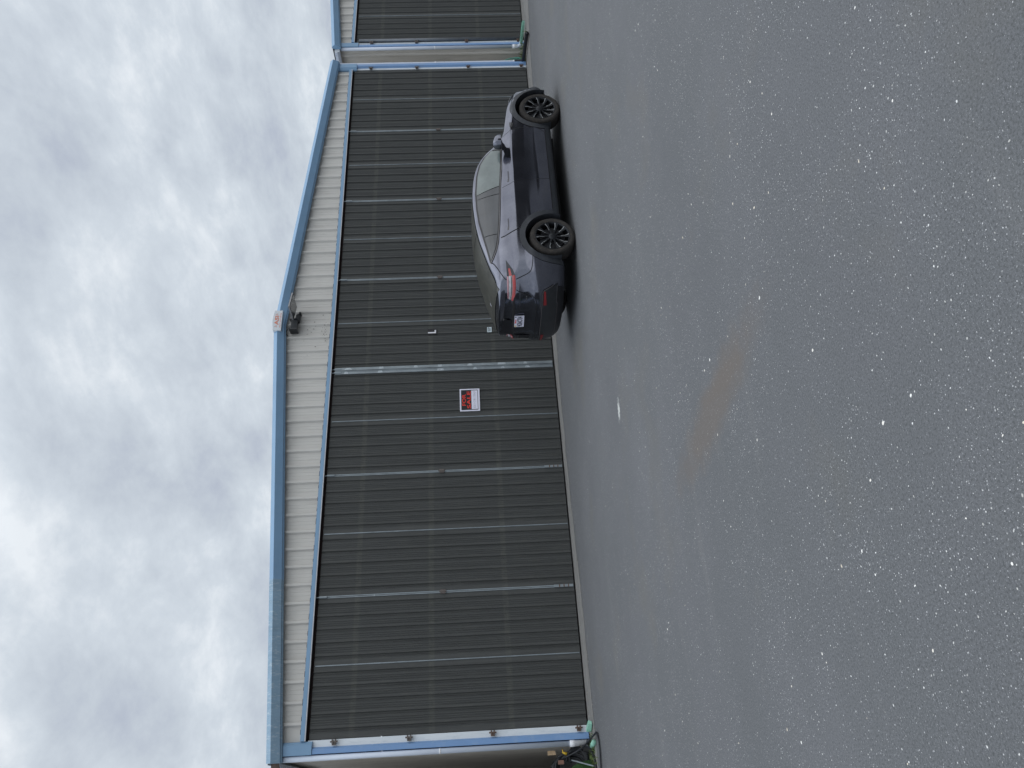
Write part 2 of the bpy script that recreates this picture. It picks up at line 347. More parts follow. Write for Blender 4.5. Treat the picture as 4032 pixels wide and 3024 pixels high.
def make_hangar(label, dx, first=True):
    t = empty('hangar', (dx, 0, 0), label, 'hangar', 'beige metal hangars in a row')
    def B(mb, name, m, par=t, smooth=False):
        return mb.build(name, m, par, smooth)
    # gable siding above the header
    B(corr_gable(0.0, 16.16, 4.70, lambda x: roofz(x)-.16, .02), 'gable_wall', M['beige'])
    # side walls with ribs
    for sx, nm in ((-.22, 1), (16.30, -1)):
        rows = []; ys = [.03]; k = .2
        pts = [(.03, 0)]
        while k < 14:
            pts += [(k-.05, 0), (k-.02, .03), (k+.02, .03), (k+.05, 0)]; k += .33
        pts.append((14, 0))
        m = MB().grid([[(sx-nm*h, y, 0.0) for y, h in pts], [(sx-nm*h, y, 5.1) for y, h in pts]])
        B(m, 'side_wall', M['beige_side'])
    m = MB().prism([(-.2, 14, 0), (16.28, 14, 0), (16.28, 14, 5.1), (RX, 14, Z_RIDGE-.1), (-.2, 14, 5.1)], (0, .05, 0)); B(m, 'rear_wall', M['beige_side'])
    m = MB(); m.grid([[(XL-.02, -.1, roofz(XL)-.012), (RX, -.1, Z_RIDGE-.012), (XR+.02, -.1, roofz(XR)-.012)], [(XL-.02, 14.1, roofz(XL)-.012), (RX, 14.1, Z_RIDGE-.012), (XR+.02, 14.1, roofz(XR)-.012)]])
    m.grid([[(XL-.02, 14.1, roofz(XL)-.05), (RX, 14.1, Z_RIDGE-.05), (XR+.02, 14.1, roofz(XR)-.05)], [(XL-.02, -.1, roofz(XL)-.05), (RX, -.1, Z_RIDGE-.05), (XR+.02, -.1, roofz(XR)-.05)]])
    B(m, 'roof', M['roof'])
    # rake trim: bright top flange, inward-leaning face, ledge
    def rake(xa, xb, m, off=0.0):
        prof = [(-.10, 0), (-.135, .004), (-.205, -.078), (-.205, -.084), (-.145, -.212), (-.115, -.222), (-.105, -.236), (-.06, -.236), (-.06, -.05)]
        n = 2; rows = []
        for x in (xa, xb): rows.append([(x, y-off, roofz(x)+z+off*.5) for y, z in prof])
        mm = MB().grid(list(map(list, zip(*rows))))
        k = len(prof)
        mm.f.append(tuple(range(0, 2*k, 2))); mm.f.append(tuple(range(1, 2*k, 2))[::-1])
        return mm
    B(rake(RX, XR, None), 'rake_trim', M['blue'])
    B(rake(2.62, RX, None), 'rake_trim', M['blue'])
    B(rake(XL, 2.64, None, .003), 'rake_trim', M['blue_faded' if first else 'blue'])
    # header over the door
    m = MB(); m.box(-.0, 16.14, -.06, .0, 4.632, 4.700); h = B(m, 'door_header', M['blue'])
    m = MB(); m.box(-.0, 16.14, -.058, -.01, 4.617, 4.629); B(m, 'header_lip', M['white'], h)
    top = []; x = .1
    while x < 16.0:
        a = random.uniform(.05, .12); top += [(x, 4.7025), (x+.01, 4.709), (x+a, 4.709), (x+a+.01, 4.7025)]; x += a+random.uniform(.12, .2)
    B(MB().grid([[(x, -.052, 4.7005) for x, z in top], [(x, -.052, z) for x, z in top], [(x, -.004, z) for x, z in top]]), 'closure_strip', M['rail'], h)
    m = MB(); m.box(0.0, 16.15, .10, .16, 4.40, 4.66); B(m, 'door_track', M['rail'])
    # corner trim blocks, posts, jambs
    for s, (xo, xi, xw) in enumerate(((-.205, -.06, -.005), (16.335, 16.20, 16.135))):
        m = MB(); lo, hi = min(xo, xi), max(xo, xi); m.prism([(lo, -.075, 4.505), (hi, -.075, 4.505), (hi, -.075, 4.985), (lo, -.075, 4.985)], (0, .07, 0)); c = B(m, 'corner_trim', M['blue'])
        lo, hi = min(xi, xw), max(xi, xw); m = MB().prism([(xi, -.0735, 4.505), (xw, -.03, 4.505), (xw, .01, 4.505), (xi, .0, 4.505)], (0, 0, .478)); B(m, 'trim_fold', M['blue'], c)
    for xo, xf, xi in ((-.197, -.122, -.092), (16.33, 16.255, 16.225)):
        m = MB().prism([(xo, -.06, .02), (xf, -.06, .02), (xi, -.012, .02), (xi, .02, .02), (xo, .02, .02)], (0, 0, 4.48)); B(m, 'door_post', M['blue_post'])
    m = MB().box(-.0915, .012, -.008, .05, .01, 4.58); B(m, 'jamb_plate', M['white_jamb'])
    m = MB().box(16.168, 16.2245, -.008, .05, .01, 4.58); B(m, 'jamb_plate', M['white_jamb'])
    for z in (4.155, 2.945, 1.585, .172):
        B(bracket_mb(-.04, z), 'jamb_bracket', M['clip'] if z > 2 else M['rust'])
        B(bracket_mb(16.175, z-.02, .035), 'jamb_bracket', M['clip'] if z > 2 else M['rust'])
    # hung door in seven leaves of two sheets each
    for k in range(7):
        x0, x1, x2 = SEAM[2*k], SEAM[2*k+1], SEAM[2*k+2]
        jit = random.uniform(-.004, .004)
        prof = door_panel_profile(x0+.006, x1, .0) + door_panel_profile(x1, x2-.006, .0)[1:]
        zs = [ZD0, 1.25, 1.29, 2.56, 2.60, 3.86, 3.90, ZD1+jit]
        mm = MB().grid([[(x, y, z) for x, y in prof] for z in zs])
        leaf = B(mm, 'door_leaf', M['door'])
        m = MB().box(x1-.009, x1+.009, -.010, -.001, ZD0+.01, ZD1-.02); m.box(x1-.003, x1+.003, -.014, -.010, ZD0+.01, ZD1-.02); B(m, 'seam_strip', M['galv'], leaf)
        if k < 6:
            if k == 2:   # meeting stiles in the middle: two wide welded steel channels
                for sgn in (-1, 1):
                    m = MB(); a, b_ = (x2-.075, x2-.006) if sgn < 0 else (x2+.006, x2+.072)
                    m.box(a, b_, -.022, -.001, ZD0+.02, ZD1-.02)
                    m.box(b_-.012 if sgn < 0 else a, b_ if sgn < 0 else a+.012, -.032, -.022, ZD0+.02, ZD1-.04)
                    st = B(m, 'meeting_stile', M['galv'], leaf)
                for z in (.55, 1.15, 1.72, 2.35, 2.95, 3.6, 4.2):
                    for a, b_ in ((x2-.073, x2-.02), (x2+.02, x2+.070)):
                        z2 = z+random.uniform(-.12, .12); hh = random.uniform(.04, .09); tp = random.uniform(.4, .9)
                        if random.random() < .25: continue
                        B(MB().prism([(a, -.0245, z2-hh), (b_, -.0245, z2-hh*tp), (b_, -.0245, z2+hh*tp), (a, -.0245, z2+hh)], (0, .002, 0)), 'weld_patch', M['weld'], leaf)
            else:
                for a, b_ in ((-.020, -.004), (.004, .020)): B(MB().box(x2+a, x2+b_, -.012, -.001, ZD0+.01, ZD1-.02), 'edge_strip', M['galv'], leaf)
                m = MB()
                m.box(x2-.035, x2-.006, -.03, -.012, 2.33, 2.42); m.box(x2+.006, x2+.035, -.03, -.012, 2.33, 2.42); m.tube([(x2, -.03, 2.31), (x2, -.03, 2.44)], .012, 6)
                B(m, 'hinge', M['clip'], leaf)
                m = MB(); m.box(x2-.022, x2+.022, -.035, -.012, ZD0+.02, ZD0+.36)
                B(m, 'floor_bolt', M['galv'], leaf)
                for z in (.12, .2, .28): B(MB().box(x2-.026, x2+.026, -.0375, -.035, z, z+.022), 'bolt_strap', M['rust'], leaf)
            for q in ((-.04, .04) if k == 2 else (0,)):
                m = MB()
                m.tube([(x2+q, -.02, 4.42), (x2+q, -.02, 4.56)], .020, 8); m.tube([(x2+q, -.018, 4.56), (x2+q, -.005, 4.635)], .008, 6)
                B(m, 'top_roller', M['galv'], leaf)
    # gutters along the eaves and downspouts
    for x0, x1, sx in ((XL-.0, XL-.13, -1), (XR+.0, XR+.13, 1)):
        prof = [(x0, 5.13), (x0, 5.0), (x0+sx*.09, 4.985), (x0+sx*.13, 5.045), (x0+sx*.13, 5.125), (x0+sx*.115, 5.125)]
        rows = [[(x, y, z) for x, z in prof] for y in (-.06, 14)]
        gm = MB().grid(rows); gm.f.append((0, 1, 2, 3, 4, 5)); gu = B(gm, 'gutter', M['pale'])
        B(MB().prism([(x, -.066, z) for x, z in prof], (0, .005, 0)), 'gutter_end', M['rust' if first and sx < 0 else 'cap'], gu)
    m = MB(); m.tube([(-.252, -.02, 4.99), (-.252, -.02, .30)], .044, 12); ds = B(m, 'downspout', M['pale'], smooth=True)
    B(MB().tube([(-.252, -.02, .34), (-.252, -.02, .26), (-.252, -.02, .255), (-.252, -.02, .05)], [.055, .055, .05, .05], 12), 'pipe_coupling', M['white'], ds, True)
    B(MB().tube([(-.252, -.02, 2.46), (-.252, -.02, 2.43)], .047, 12), 'pipe_coupling', M['white'], ds, True)
    m = MB().box(16.345, 16.40, -.045, .03, .30, 4.99); ds = B(m, 'downspout', M['pale'])
    for za, zb in ((2.42, 2.45), (.27, .36)): B(MB().box(16.338, 16.407, -.05, .035, za, zb), 'pipe_coupling', M['white'], ds)
    return t
h1 = make_hangar('beige hangar with dark sliding doors behind the parked car, white cap at its gable peak', 0)
OFF2 = 17.245
h2 = make_hangar('beige hangar beyond the narrow gap, mostly cut off by the edge of the photo', OFF2, False)
h0 = make_hangar('beige hangar left of the nearest one, beyond the left edge of the view', -OFF2, False)
m = MB().tube([(OFF2+.055, -.045, .05), (OFF2+.055, -.045, 4.5)], .042, 10); m.v = [(x-OFF2, y, z) for x, y, z in m.v]; m.build('guide_pole', M['galv_dark'], h2, True)
m = MB()
for _ in range(34):
    y = random.uniform(-.05, .8); x = -.36+random.uniform(-.05, .05); z = 5.125; r_ = random.uniform(.012, .03)
    n0 = len(m.v); m.v += [(x+r_*random.uniform(-1, 1), y+r_*random.uniform(-1, 1), z+r_*random.uniform(-.2, 1.3)) for _k in range(4)]; m.f += [(n0, n0+1, n0+2), (n0+1, n0+2, n0+3), (n0, n0+2, n0+3)]
m.build('leaf_litter', M['clip'], h2)['kind'] = 'stuff'
# ridge cap with lettering (bolted to the first hangar)
m = MB(); k = .0825
loop = [(7.86, -.226, 5.69), (8.12, -.226, 5.69), (8.36, -.226, 5.69), (8.36, -.226, 5.855), (8.12, -.226, 5.885), (7.86, -.226, 5.855)]
m.prism(loop, (0, .15, 0)); cap = m.build('ridge_cap', M['cap'], h1)
text_mesh('cap_lettering', 'ASI', .082, M['letter_orange'], cap, face_y(8.11, -.229, 5.795), width=.23, bold=.002)
m = MB()
for sx in (-1, 1):
    for q in range(3): m.prism([(8.11+sx*(.13+.004*q), -.229, 5.80+.02*q-.02), (8.11+sx*(.175-.01*q), -.229, 5.806+.02*q-.02), (8.11+sx*(.175-.01*q), -.229, 5.812+.02*q-.02), (8.11+sx*(.13+.004*q), -.229, 5.808+.02*q-.02)], (0, .002, 0))
m.build('cap_wing_marks', M['letter_orange'], cap)
text_mesh('cap_number', '(951) 497-0074', .030, M['letter_orange'], cap, face_y(8.11, -.229, 5.716), width=.36, ext=.0005)
# dirt splashes under the lamp belong to the siding
m = MB()
for _ in range(46):
    x = random.gauss(8.02, .22); z = random.choice([random.uniform(4.75, 4.9), random.uniform(4.95, 5.3)]); r = random.uniform(.004, .013)
    n = random.randint(5, 7); m.v += [(x+r*random.uniform(.5, 1.5)*math.cos(a*6.28/n), -.0165, z+r*random.uniform(.4, 1.8)*math.sin(a*6.28/n)) for a in range(n)]; m.f.append(tuple(range(len(m.v)-n, len(m.v))))
m.build('dirt_spots', M['clip'], h1)['kind'] = 'stuff'
# dark hangar row across the taxiway, behind the photographer: only its reflection shows in the car
op = empty('hangar', (27.4, -24, 0), 'dark brown hangar across the taxiway behind the photographer, seen only reflected in the car', 'hangar')
M['brown_wall'] = mat('dark_brown_siding', (.030, .028, .028), .7, 0, .15, 1.5)
m = MB().prism([(-6.4, 0, 0), (6.4, 0, 0), (6.4, 0, 4.9), (0, 0, 5.6), (-6.4, 0, 4.9)], (0, -12, 0)); m.build('wall', M['brown_wall'], op)
MB().box(-5.6, 5.6, .01, .06, 0, 4.3).build('sliding_door', M['brown_wall'], op)
MB().box(-6.6, 6.6, .0, .12, 4.4, 4.6).build('door_header', M['brown_wall'], op)

# ------------------------------------------------------------------ solar floodlight under the peak
fl = empty('floodlight', (8.12, -.1, 5.42), 'black solar floodlight with tilted panel mounted under the gable peak', 'floodlight')
m = MB().prism([(7.90, -.02, 5.40), (7.90, -.17, 5.375), (7.90, -.20, 5.50), (7.90, -.02, 5.53)], (.26, 0, 0)); world_build(m, 'lamp_housing', M['lamp_grey'], fl)
m = MB().box(7.895, 7.915, -.205, -.015, 5.37, 5.535); m.box(8.145, 8.165, -.205, -.015, 5.37, 5.535); world_build(m, 'lamp_bracket', M['black_plastic'], fl)
m = MB().prism([(8.17, -.02, 5.36), (8.37, -.02, 5.345), (8.37, -.02, 5.375), (8.34, -.02, 5.44), (8.17, -.02, 5.47)], (0, -.06, 0)); m.box(8.33, 8.37, -.14, -.02, 5.33, 5.37); world_build(m, 'wall_bracket', M['lamp_grey'], fl)
# panel: a thin slab tilted up, seen from below
o_, a_, b_ = Vector((8.13, -.18, 5.455)), Vector((.385, .06, -.028)), Vector((.06, -.43, -.004))
m = MB(); nrm = a_.cross(b_).normalized()
if nrm.z < 0: nrm = -nrm
p = [o_, o_+a_, o_+a_+b_, o_+b_]
m.prism(p, nrm*.028); pn = world_build(m, 'solar_panel', M['lamp_edge'], fl)
q = [x*0.88+(o_+a_/2+b_/2)*.12 - nrm*.002 for x in p]
world_build(MB().prism(q, -nrm*.004), 'panel_underside', M['solar'], fl)
world_build(MB().tube(catmull([(7.99, -.12, 5.53), (7.93, -.1, 5.60), (7.87, -.06, 5.62), (7.85, -.02, 5.58)], 6), .008, 6), 'cable', M['black_plastic'], fl, True)

# ------------------------------------------------------------------ signs on the door
s = empty('for_sale_sign', (6.15, -.03, 1.8), 'black and white sign with red FOR SALE letters and a handwritten phone number', 'sign')
X0, X1, Z0, Z1 = 5.895, 6.405, 1.592, 1.996
world_build(MB().box(X0, X1, -.026, -.018, Z0, Z1), 'sign_board', M['sign_white'], s)
world_build(MB().box(X0+.027, X1-.027, -.0285, -.0262, Z0+.036, Z1-.028), 'black_field', M['black_print'], s)
T = Matrix.Translation(-Vector(s.location))
text_mesh('red_lettering', 'FOR', .077, M['letter_red'], s, T @ face_y(6.15, -.030, 1.911), width=.262, bold=.0012)
text_mesh('red_lettering', 'SALE', .077, M['letter_red'], s, T @ face_y(6.15, -.030, 1.812), width=.395, bold=.0012)
world_build(MB().box(X0+.042, X1-.042, -.0302, -.0288, Z0+.044, Z0+.168), 'number_panel', M['sign_white'], s)
m = MB()
strokes = {'8': [(.5, 1), (.1, .8), (.8, .25), (.5, 0), (.15, .25), (.85, .8), (.5, 1)], '3': [(.1, .9), (.7, .95), (.3, .55), (.8, .3), (.1, .05)], '1': [(.5, 1), (.5, 0)], '-': [(.1, .5), (.8, .5)],
           '7': [(.1, .95), (.85, .95), (.3, 0)], '4': [(.1, 1), (.15, .5), (.8, .5), (.7, 1), (.6, 0)], '5': [(.8, .95), (.2, .9), (.2, .55), (.8, .4), (.1, .02)], '6': [(.8, 1), (.2, .4), (.5, 0), (.8, .3), (.25, .4)], ' ': []}
cx = X0+.07
for ch in '831-741 7565':
    h, wdt = .046, .026
    st = strokes[ch]
    if st: m.tube([(cx+a*wdt, -.0306, Z0+.082+b*h) for a, b in st], .0019, 4)
    cx += .034 if ch != ' ' else .016
world_build(m, 'handwriting', M['ink'], s)
s = empty('letter_sign', (7.83, -.03, 2.55), 'small black plate with a white letter L, high on the middle of the door', 'sign')
world_build(MB().box(7.758, 7.898, -.024, -.017, 2.455, 2.647), 'sign_plate', M['black_print'], s)
mm = MB().prism([(7.787, -.0265, 2.468), (7.866, -.0265, 2.468), (7.866, -.0265, 2.497), (7.817, -.0265, 2.497), (7.817, -.0265, 2.637), (7.787, -.0265, 2.637)], (0, .002, 0)); world_build(mm, 'letter', M['white'], s)
s = empty('sticker', (7.83, -.02, 1.33), 'small pale sticker with a dark oval on the door beside the car boot', 'sticker')
world_build(MB().box(7.768, 7.896, -.0225, -.0205, 1.283, 1.378), 'sticker_sheet', mat('pale_cyan_vinyl', (.62, .72, .76), .4, 0, .05, 30), s)
m = MB(); c = [(7.835+.05*math.cos(a*math.pi/12), -.0236, 1.342+.019*math.sin(a*math.pi/12)) for a in range(25)]; m.tube(c, .003, 4); world_build(m, 'oval', M['ink'], s)
text_mesh('sticker_text', 'SCB', .024, M['ink'], s, Matrix.Translation(-Vector(s.location)) @ face_y(7.835, -.0236, 1.342), width=.07, ext=.0004)
world_build(MB().box(7.79, 7.88, -.0236, -.0226, 1.303, 1.309), 'sticker_line', M['ink'], s)

# ------------------------------------------------------------------ pipes, hoses and clutter at the corners
def corrug(pts, r, n=5):
    P = catmull(pts, n); return P, [r*(1.0 if i % 2 else .9) for i in range(len(P))]
P, rr = corrug([(16.375, -.02, .32), (16.375, -.03, .20), (16.36, -.08, .10), (16.27, -.35, .075), (16.10, -.75, .07), (15.90, -1.15, .065), (15.84, -1.27, .06)], .052, 7)
m = MB().tube(P, rr, 10, cap=False); m.tube([P[-2], P[-1]], [.035, .036], 10); pipe = m.build('drain_pipe', M['hose_black'], None, True)
tag(pipe, 'black corrugated drain pipe running out over the apron from the downspout in the gap', 'drain pipe')
# mint splash channel under the neighbour's downspout
ctr = catmull([(17.02, .05, .10), (16.98, -.30, .075), (16.93, -.62, .06), (16.90, -.86, .05)], 5)
wd = [.045, .046, .047, .048, .049, .05, .055, .06, .066, .07, .072, .07, .062, .05, .03, .008]
rows = []
for p, q in zip(ctr, wd): rows.append([(p.x-q, p.y, p.z+.055), (p.x-q+.006, p.y, p.z+.06), (p.x-q*.75, p.y, p.z), (p.x+q*.75, p.y, p.z), (p.x+q-.006, p.y, p.z+.06), (p.x+q, p.y, p.z+.055), (p.x+q*.8, p.y, p.z-.01), (p.x-q*.8, p.y, p.z-.01), (p.x-q, p.y, p.z+.055)])
tag(MB().grid(rows).build('splash_channel', M['mint']), 'mint green plastic rain channel lying at the mouth of the gap', 'rain channel')
m = MB(); m.tube([(16.98, -.02, .3), (16.98, -.02, .2), (16.985, -.08, .13), (17.0, -.16, .11)], .04, 10)
m.build('downspout_elbow', M['pale'], h2, True).location = (-OFF2, 0, 0)
m = MB()
for k_, (z, rz) in enumerate(((.36, .27), (.27, .20), (.32, .17))):
    m.tube([(16.60+.12*math.cos(a/16*2*math.pi)+.02*k_, .14+.05*k_+.05*math.sin(a/8*math.pi), z+rz*math.sin(a/16*2*math.pi)) for a in range(17)], .0125, 6, False)
tag(m.build('garden_hose', M['hose_green'], None, True), 'coiled green garden hose hanging in the gap between the hangars', 'hose')
# coiled black hose by the near corner
m = MB()
random.seed(11)
for k_ in range(9):
    rx, rz = .17+.03*random.random(), .23+.05*random.random(); cx, cy, cz = -.60+.03*random.uniform(-1, 1), .10+.035*k_, .33+.03*random.uniform(-1, 1); ph = random.uniform(-.3, .3)
    m.tube([(cx+rx*math.cos(a/20*6.2832)*math.cos(ph)-rz*math.sin(a/20*6.2832)*math.sin(ph), cy+.05*math.sin(a/10*3.14), cz+rx*math.cos(a/20*6.2832)*math.sin(ph)+rz*math.sin(a/20*6.2832)*math.cos(ph)) for a in range(21)], .021, 7, False)
for k_ in range(4):
    m.tube(catmull([(-.44-.03*k_, .06, .55-.07*k_), (-.38, .04, .36), (-.36+.02*k_, .05, .2), (-.42-.05*k_, .02, .04)], 5), .02, 7)
hs = m.build('coiled_hose', M['hose_black'], None, True); tag(hs, 'heap of coiled black hose against the side wall by the near corner', 'hose')
m = MB().tube([(-.37, .02, .47), (-.40, .03, .40)], [.012, .026], 8); m.tube([(-.375, .0, .46), (-.33, .02, .465)], .009, 6); m.build('yellow_nozzle', M['yellow'], hs, True)
m = MB(); P = catmull([(-.46, .05, .45), (-.36, -.1, .20), (-.28, -.45, .10), (-.22, -.95, .05), (-.20, -1.15, .03), (-.30, -1.27, .024), (-.48, -1.3, .024), (-.70, -1.22, .024), (-1.2, -1.1, .024)], 8)
m.tube(P, .015, 8); tag(m.build('loose_hose', M['hose_black'], None, True), 'black hose looping out over the apron below the white pipe end', 'hose')
m = MB(); P = catmull([(-.30, -.05, .13), (-.35, -.3, .06), (-.49, -.49, .022), (-.60, -.6, .022), (-.85, -.7, .022)], 8); m.tube(P, .017, 8)
tag(m.build('thin_hose', M['hose_black'], None, True), 'thinner black hose lying between the coil and the apron edge', 'hose')
m = MB().prism([(-.335, .12, .58), (-.40, .12, .565), (-.40, .12, .70), (-.335, .12, .70)], (0, .05, 0)); tag(m.build('wood_stake', M['wood']), 'pale wooden stake end sticking up behind the black hose coil', 'stake')
m = MB().box(-.55, -.49, -.04, .03, .46, .55); tag(m.build('wooden_block', M['brownbrick']), 'small brown block wedged in the black hose coil', 'block')
m = MB(); rows = []
for i in range(9):
    a = i/8*math.pi*.5; rows.append([(-.78+.27*math.cos(b/16*6.2832)*math.cos(a), -.10+.18*math.sin(b/16*6.2832)*math.cos(a), .0+.46*math.sin(a)+random.uniform(-.006, .006)) for b in range(17)])
m.grid(rows); tag(m.build('turf_mat', M['turf'], None, True), 'dark green bundle of artificial turf at the bottom left corner beside the hose', 'turf bundle')
m = MB().prism([(-.13, -.42, .02), (-.04, -.62, .02), (-.02, -.60, .07), (-.12, -.36, .09)], (.05, .03, 0)); tag(m.build('mint_flap', M['mint']), 'bent mint green plastic flap under the white jamb at the near corner', 'plastic flap')
m = MB(); m.tube([(-.335, -.42, .03), (-.30, -.78, .035)], .038, 10); tag(m.build('mint_tube', M['mint'], None, True), 'short mint green tube lying on the apron beside the black hose', 'tube')
m = MB().tube([(-.50, -.04, .33), (-.62, -.45, .03)], .011, 6); tag(m.build('grey_rod', M['galv']), 'thin grey metal rod leaning on the hose coil', 'rod')
m = MB(); m.tube([(-.252, -.02, .06), (-.252, -.06, .035), (-.25, -.16, .03)], .042, 10); m.build('drain_elbow', M['black_plastic'], h1, True)
def weeds(name, cx, cy, sx, sy, n, h, label):
    m = MB()
    for _ in range(n):
        x = random.gauss(cx, sx); y = random.gauss(cy, sy); a = random.uniform(0, 6.28); hh = h*random.uniform(.35, 1); l = random.uniform(.3, 1.1)*hh; wd_ = .006
        dx, dy = math.cos(a), math.sin(a); k0 = len(m.v)
        m.v += [(x-dy*wd_, y+dx*wd_, .004), (x+dy*wd_, y-dx*wd_, .004), (x+dx*l*.4+dy*wd_*.8, y+dy*l*.4-dx*wd_*.8, hh*.7), (x+dx*l*.4-dy*wd_*.8, y+dy*l*.4+dx*wd_*.8, hh*.7), (x+dx*l, y+dy*l, hh)]
        m.f += [(k0, k0+1, k0+2, k0+3), (k0+3, k0+2, k0+4)]
    o = m.build(name, M['weed']); o['kind'] = 'stuff'; o['label'] = label; o['category'] = 'weeds'; return o
weeds('weeds', 16.66, .35, .12, .35, 420, .22, 'green weeds growing in the gap between the two hangars')
weeds('weeds', -.52, -.30, .18, .16, 380, .07, 'low weeds and moss around the hoses at the near corner')

m = MB()
for _ in range(1500):
    x = random.uniform(-1.5, 20); y = -abs(random.gauss(0, .22))-.03 if random.random() < .55 else float(np.interp(x, [e[0] for e in edge], [e[1] for e in edge]))+random.gauss(-.05, .12)
    if y > -.02: continue
    r_ = random.uniform(.003, .011); a0 = random.uniform(0, 6.28); n0 = len(m.v)
    m.v += [(x+r_*math.cos(a0+k_*2.1), y+r_*math.sin(a0+k_*2.1), .0045) for k_ in range(3)] + [(x, y, .0045+r_*.9)]
    m.f += [(n0, n0+1, n0+3), (n0+1, n0+2, n0+3), (n0+2, n0, n0+3)]
M['grit'] = mat('pale_grit', (.26, .24, .20), .9, 0, .6, 40)
gr_ = m.build('grit', M['grit']); gr_['kind'] = 'stuff'; gr_['label'] = 'loose grit and leaf crumbs along the foot of the hangar doors'; gr_['category'] = 'grit'

# ------------------------------------------------------------------ the parked car
CX, CYC = 6.67, -3.49
car = empty('parked_car', (CX, CYC, 0), 'dusty dark grey electric hatchback parked alongside the hangar doors', 'car')
def carpaint():
    m = bpy.data.materials.new('dusty_grey_car_paint'); m.use_nodes = True; t = m.node_tree; b = t.nodes['Principled BSDF']; N = t.nodes.new; L = t.links.new
    g = N('ShaderNodeNewGeometry')
    no = N('ShaderNodeTexNoise'); no.inputs['Scale'].default_value = 3.5; no.inputs['Detail'].default_value = 8; no.inputs['Roughness'].default_value = .65; L(g.outputs['Position'], no.inputs['Vector'])
    r = N('ShaderNodeValToRGB'); L(no.outputs['Fac'], r.inputs[0]); r.color_ramp.elements[0].position = .35; r.color_ramp.elements[1].position = .7
    r.color_ramp.elements[0].color = (.138, .144, .178, 1); r.color_ramp.elements[1].color = (.182, .188, .225, 1)
    L(r.outputs[0], b.inputs['Base Color']); b.inputs['Metallic'].default_value = .95
    mr = N('ShaderNodeMapRange'); mr.inputs['To Min'].default_value = .09; mr.inputs['To Max'].default_value = .16; L(no.outputs['Fac'], mr.inputs['Value']); L(mr.outputs[0], b.inputs['Roughness'])
    b.inputs['Coat Weight'].default_value = .25; b.inputs['Coat Roughness'].default_value = .10
    return m
M['paint'] = carpaint()
M['glass_dark'] = mat('dark_tinted_glass', (.022, .024, .03), .08, 0, .2, 4, spec=.6, coat=.3)
M['glass_roof'] = mat('dusty_glass_roof', (.05, .05, .042), .28, 0, .25, 3, spec=.5, dirt=(.11, .105, .09), dirt_amt=.5)
M['glass_front'] = mat('side_glass_with_daylight_tone', (.155, .185, .18), .08, 0, .25, 2.2, spec=.6, coat=.3)  # opaque pane; daylight showing through the cabin is put into its paler colour
M['glass_rear'] = mat('grey_side_glass', (.045, .05, .058), .10, 0, .25, 2.2, spec=.6, coat=.3)
M['trim'] = mat('satin_black_trim', (.012, .012, .015), .4, 0, .2, 20)
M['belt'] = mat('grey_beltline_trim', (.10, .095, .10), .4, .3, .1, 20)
M['clad'] = mat('dusty_dark_cladding', (.032, .036, .044), .55, 0, .2, 8, dirt=(.09, .09, .09), dirt_amt=.4)
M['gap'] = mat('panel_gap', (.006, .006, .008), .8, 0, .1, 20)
M['under'] = mat('black_underbody', (.008, .008, .009), .9, 0, .2, 10)
M['tyre'] = mat('dusty_tyre_rubber', (.030, .027, .025), .85, 0, .3, 8, dirt=(.11, .09, .07), dirt_amt=.6)
M['rim'] = mat('satin_black_alloy', (.022, .024, .028), .35, .5, .2, 10)
M['rim_edge'] = mat('pale_spoke_edge', (.34, .35, .355), .42, .2, .3, 14)  # paler strip along one edge of each spoke
M['red'] = mat('red_lamp_lens', (.34, .015, .015), .2, 0, .1, 10, coat=.6)
M['red_dark'] = mat('dark_red_reflector', (.22, .012, .015), .3, 0, .1, 10, coat=.4)
M['pinkedge'] = mat('pink_lamp_edge', (.55, .30, .33), .2, 0, .1, 10, coat=.6)
M['smoke'] = mat('clear_grey_lamp_lens', (.30, .30, .32), .12, 0, .4, 22, coat=.8)
M['chrome'] = mat('brushed_emblem_metal', (.55, .55, .56), .25, .9, .1, 10)
M['handle'] = mat('dark_handle', (.05, .05, .065), .35, .5, .1, 10, coat=.5)  # dark tone of the flush door handles

TOP = [(-.96, 1.235), (-.9, 1.222), (-.5, 1.205), (-.15, 1.205), (.14, 1.19), (.6, 1.155), (1.15, 1.12), (2.05, 1.05), (2.3, 1.025), (2.6, .985), (3.0, .93), (3.3, .86), (3.55, .765), (3.72, .70)]
def Zt(x): return float(np.interp(x, [p[0] for p in TOP], [p[1] for p in TOP]))
UX = [(0, 0), (-.02, .36), (-.085, .66), (-.23, .86), (-.47, .965)]      # nose corner: dx, y/W
def ring(zc, xf, xr, W, Wf=None, Wb=None, t=None, crease=False):
    Wf = Wf or W; Wb = Wb or W
    keys = [(xf+dx, yw*Wf) for dx, yw in UX] + [(2.89, Wf), (2.2, (Wf+W)/2*.985), (1.2, W*.98), (.5, (W+Wb)/2*.99), (0, Wb)] + [(xr+.52, Wb*.965), (xr+.27, Wb*.895), (xr+.105, Wb*.74), (xr+.022, Wb*.40), (xr, 0)]
    pts = catmull([(x, y, 0) for x, y in keys], 9); out = []
    for p in pts:
        zt = Zt(p.x)
        if t is None: z = .20+(zc-.20)*min(1, (zt-.20)/(1.03-.20))
        else:
            z92 = .20+(.90-.20)*min(1, (zt-.20)/(1.03-.20)); z = z92+(zt-z92)*t
        out.append((p.x, max(0, p.y), z))
    return out
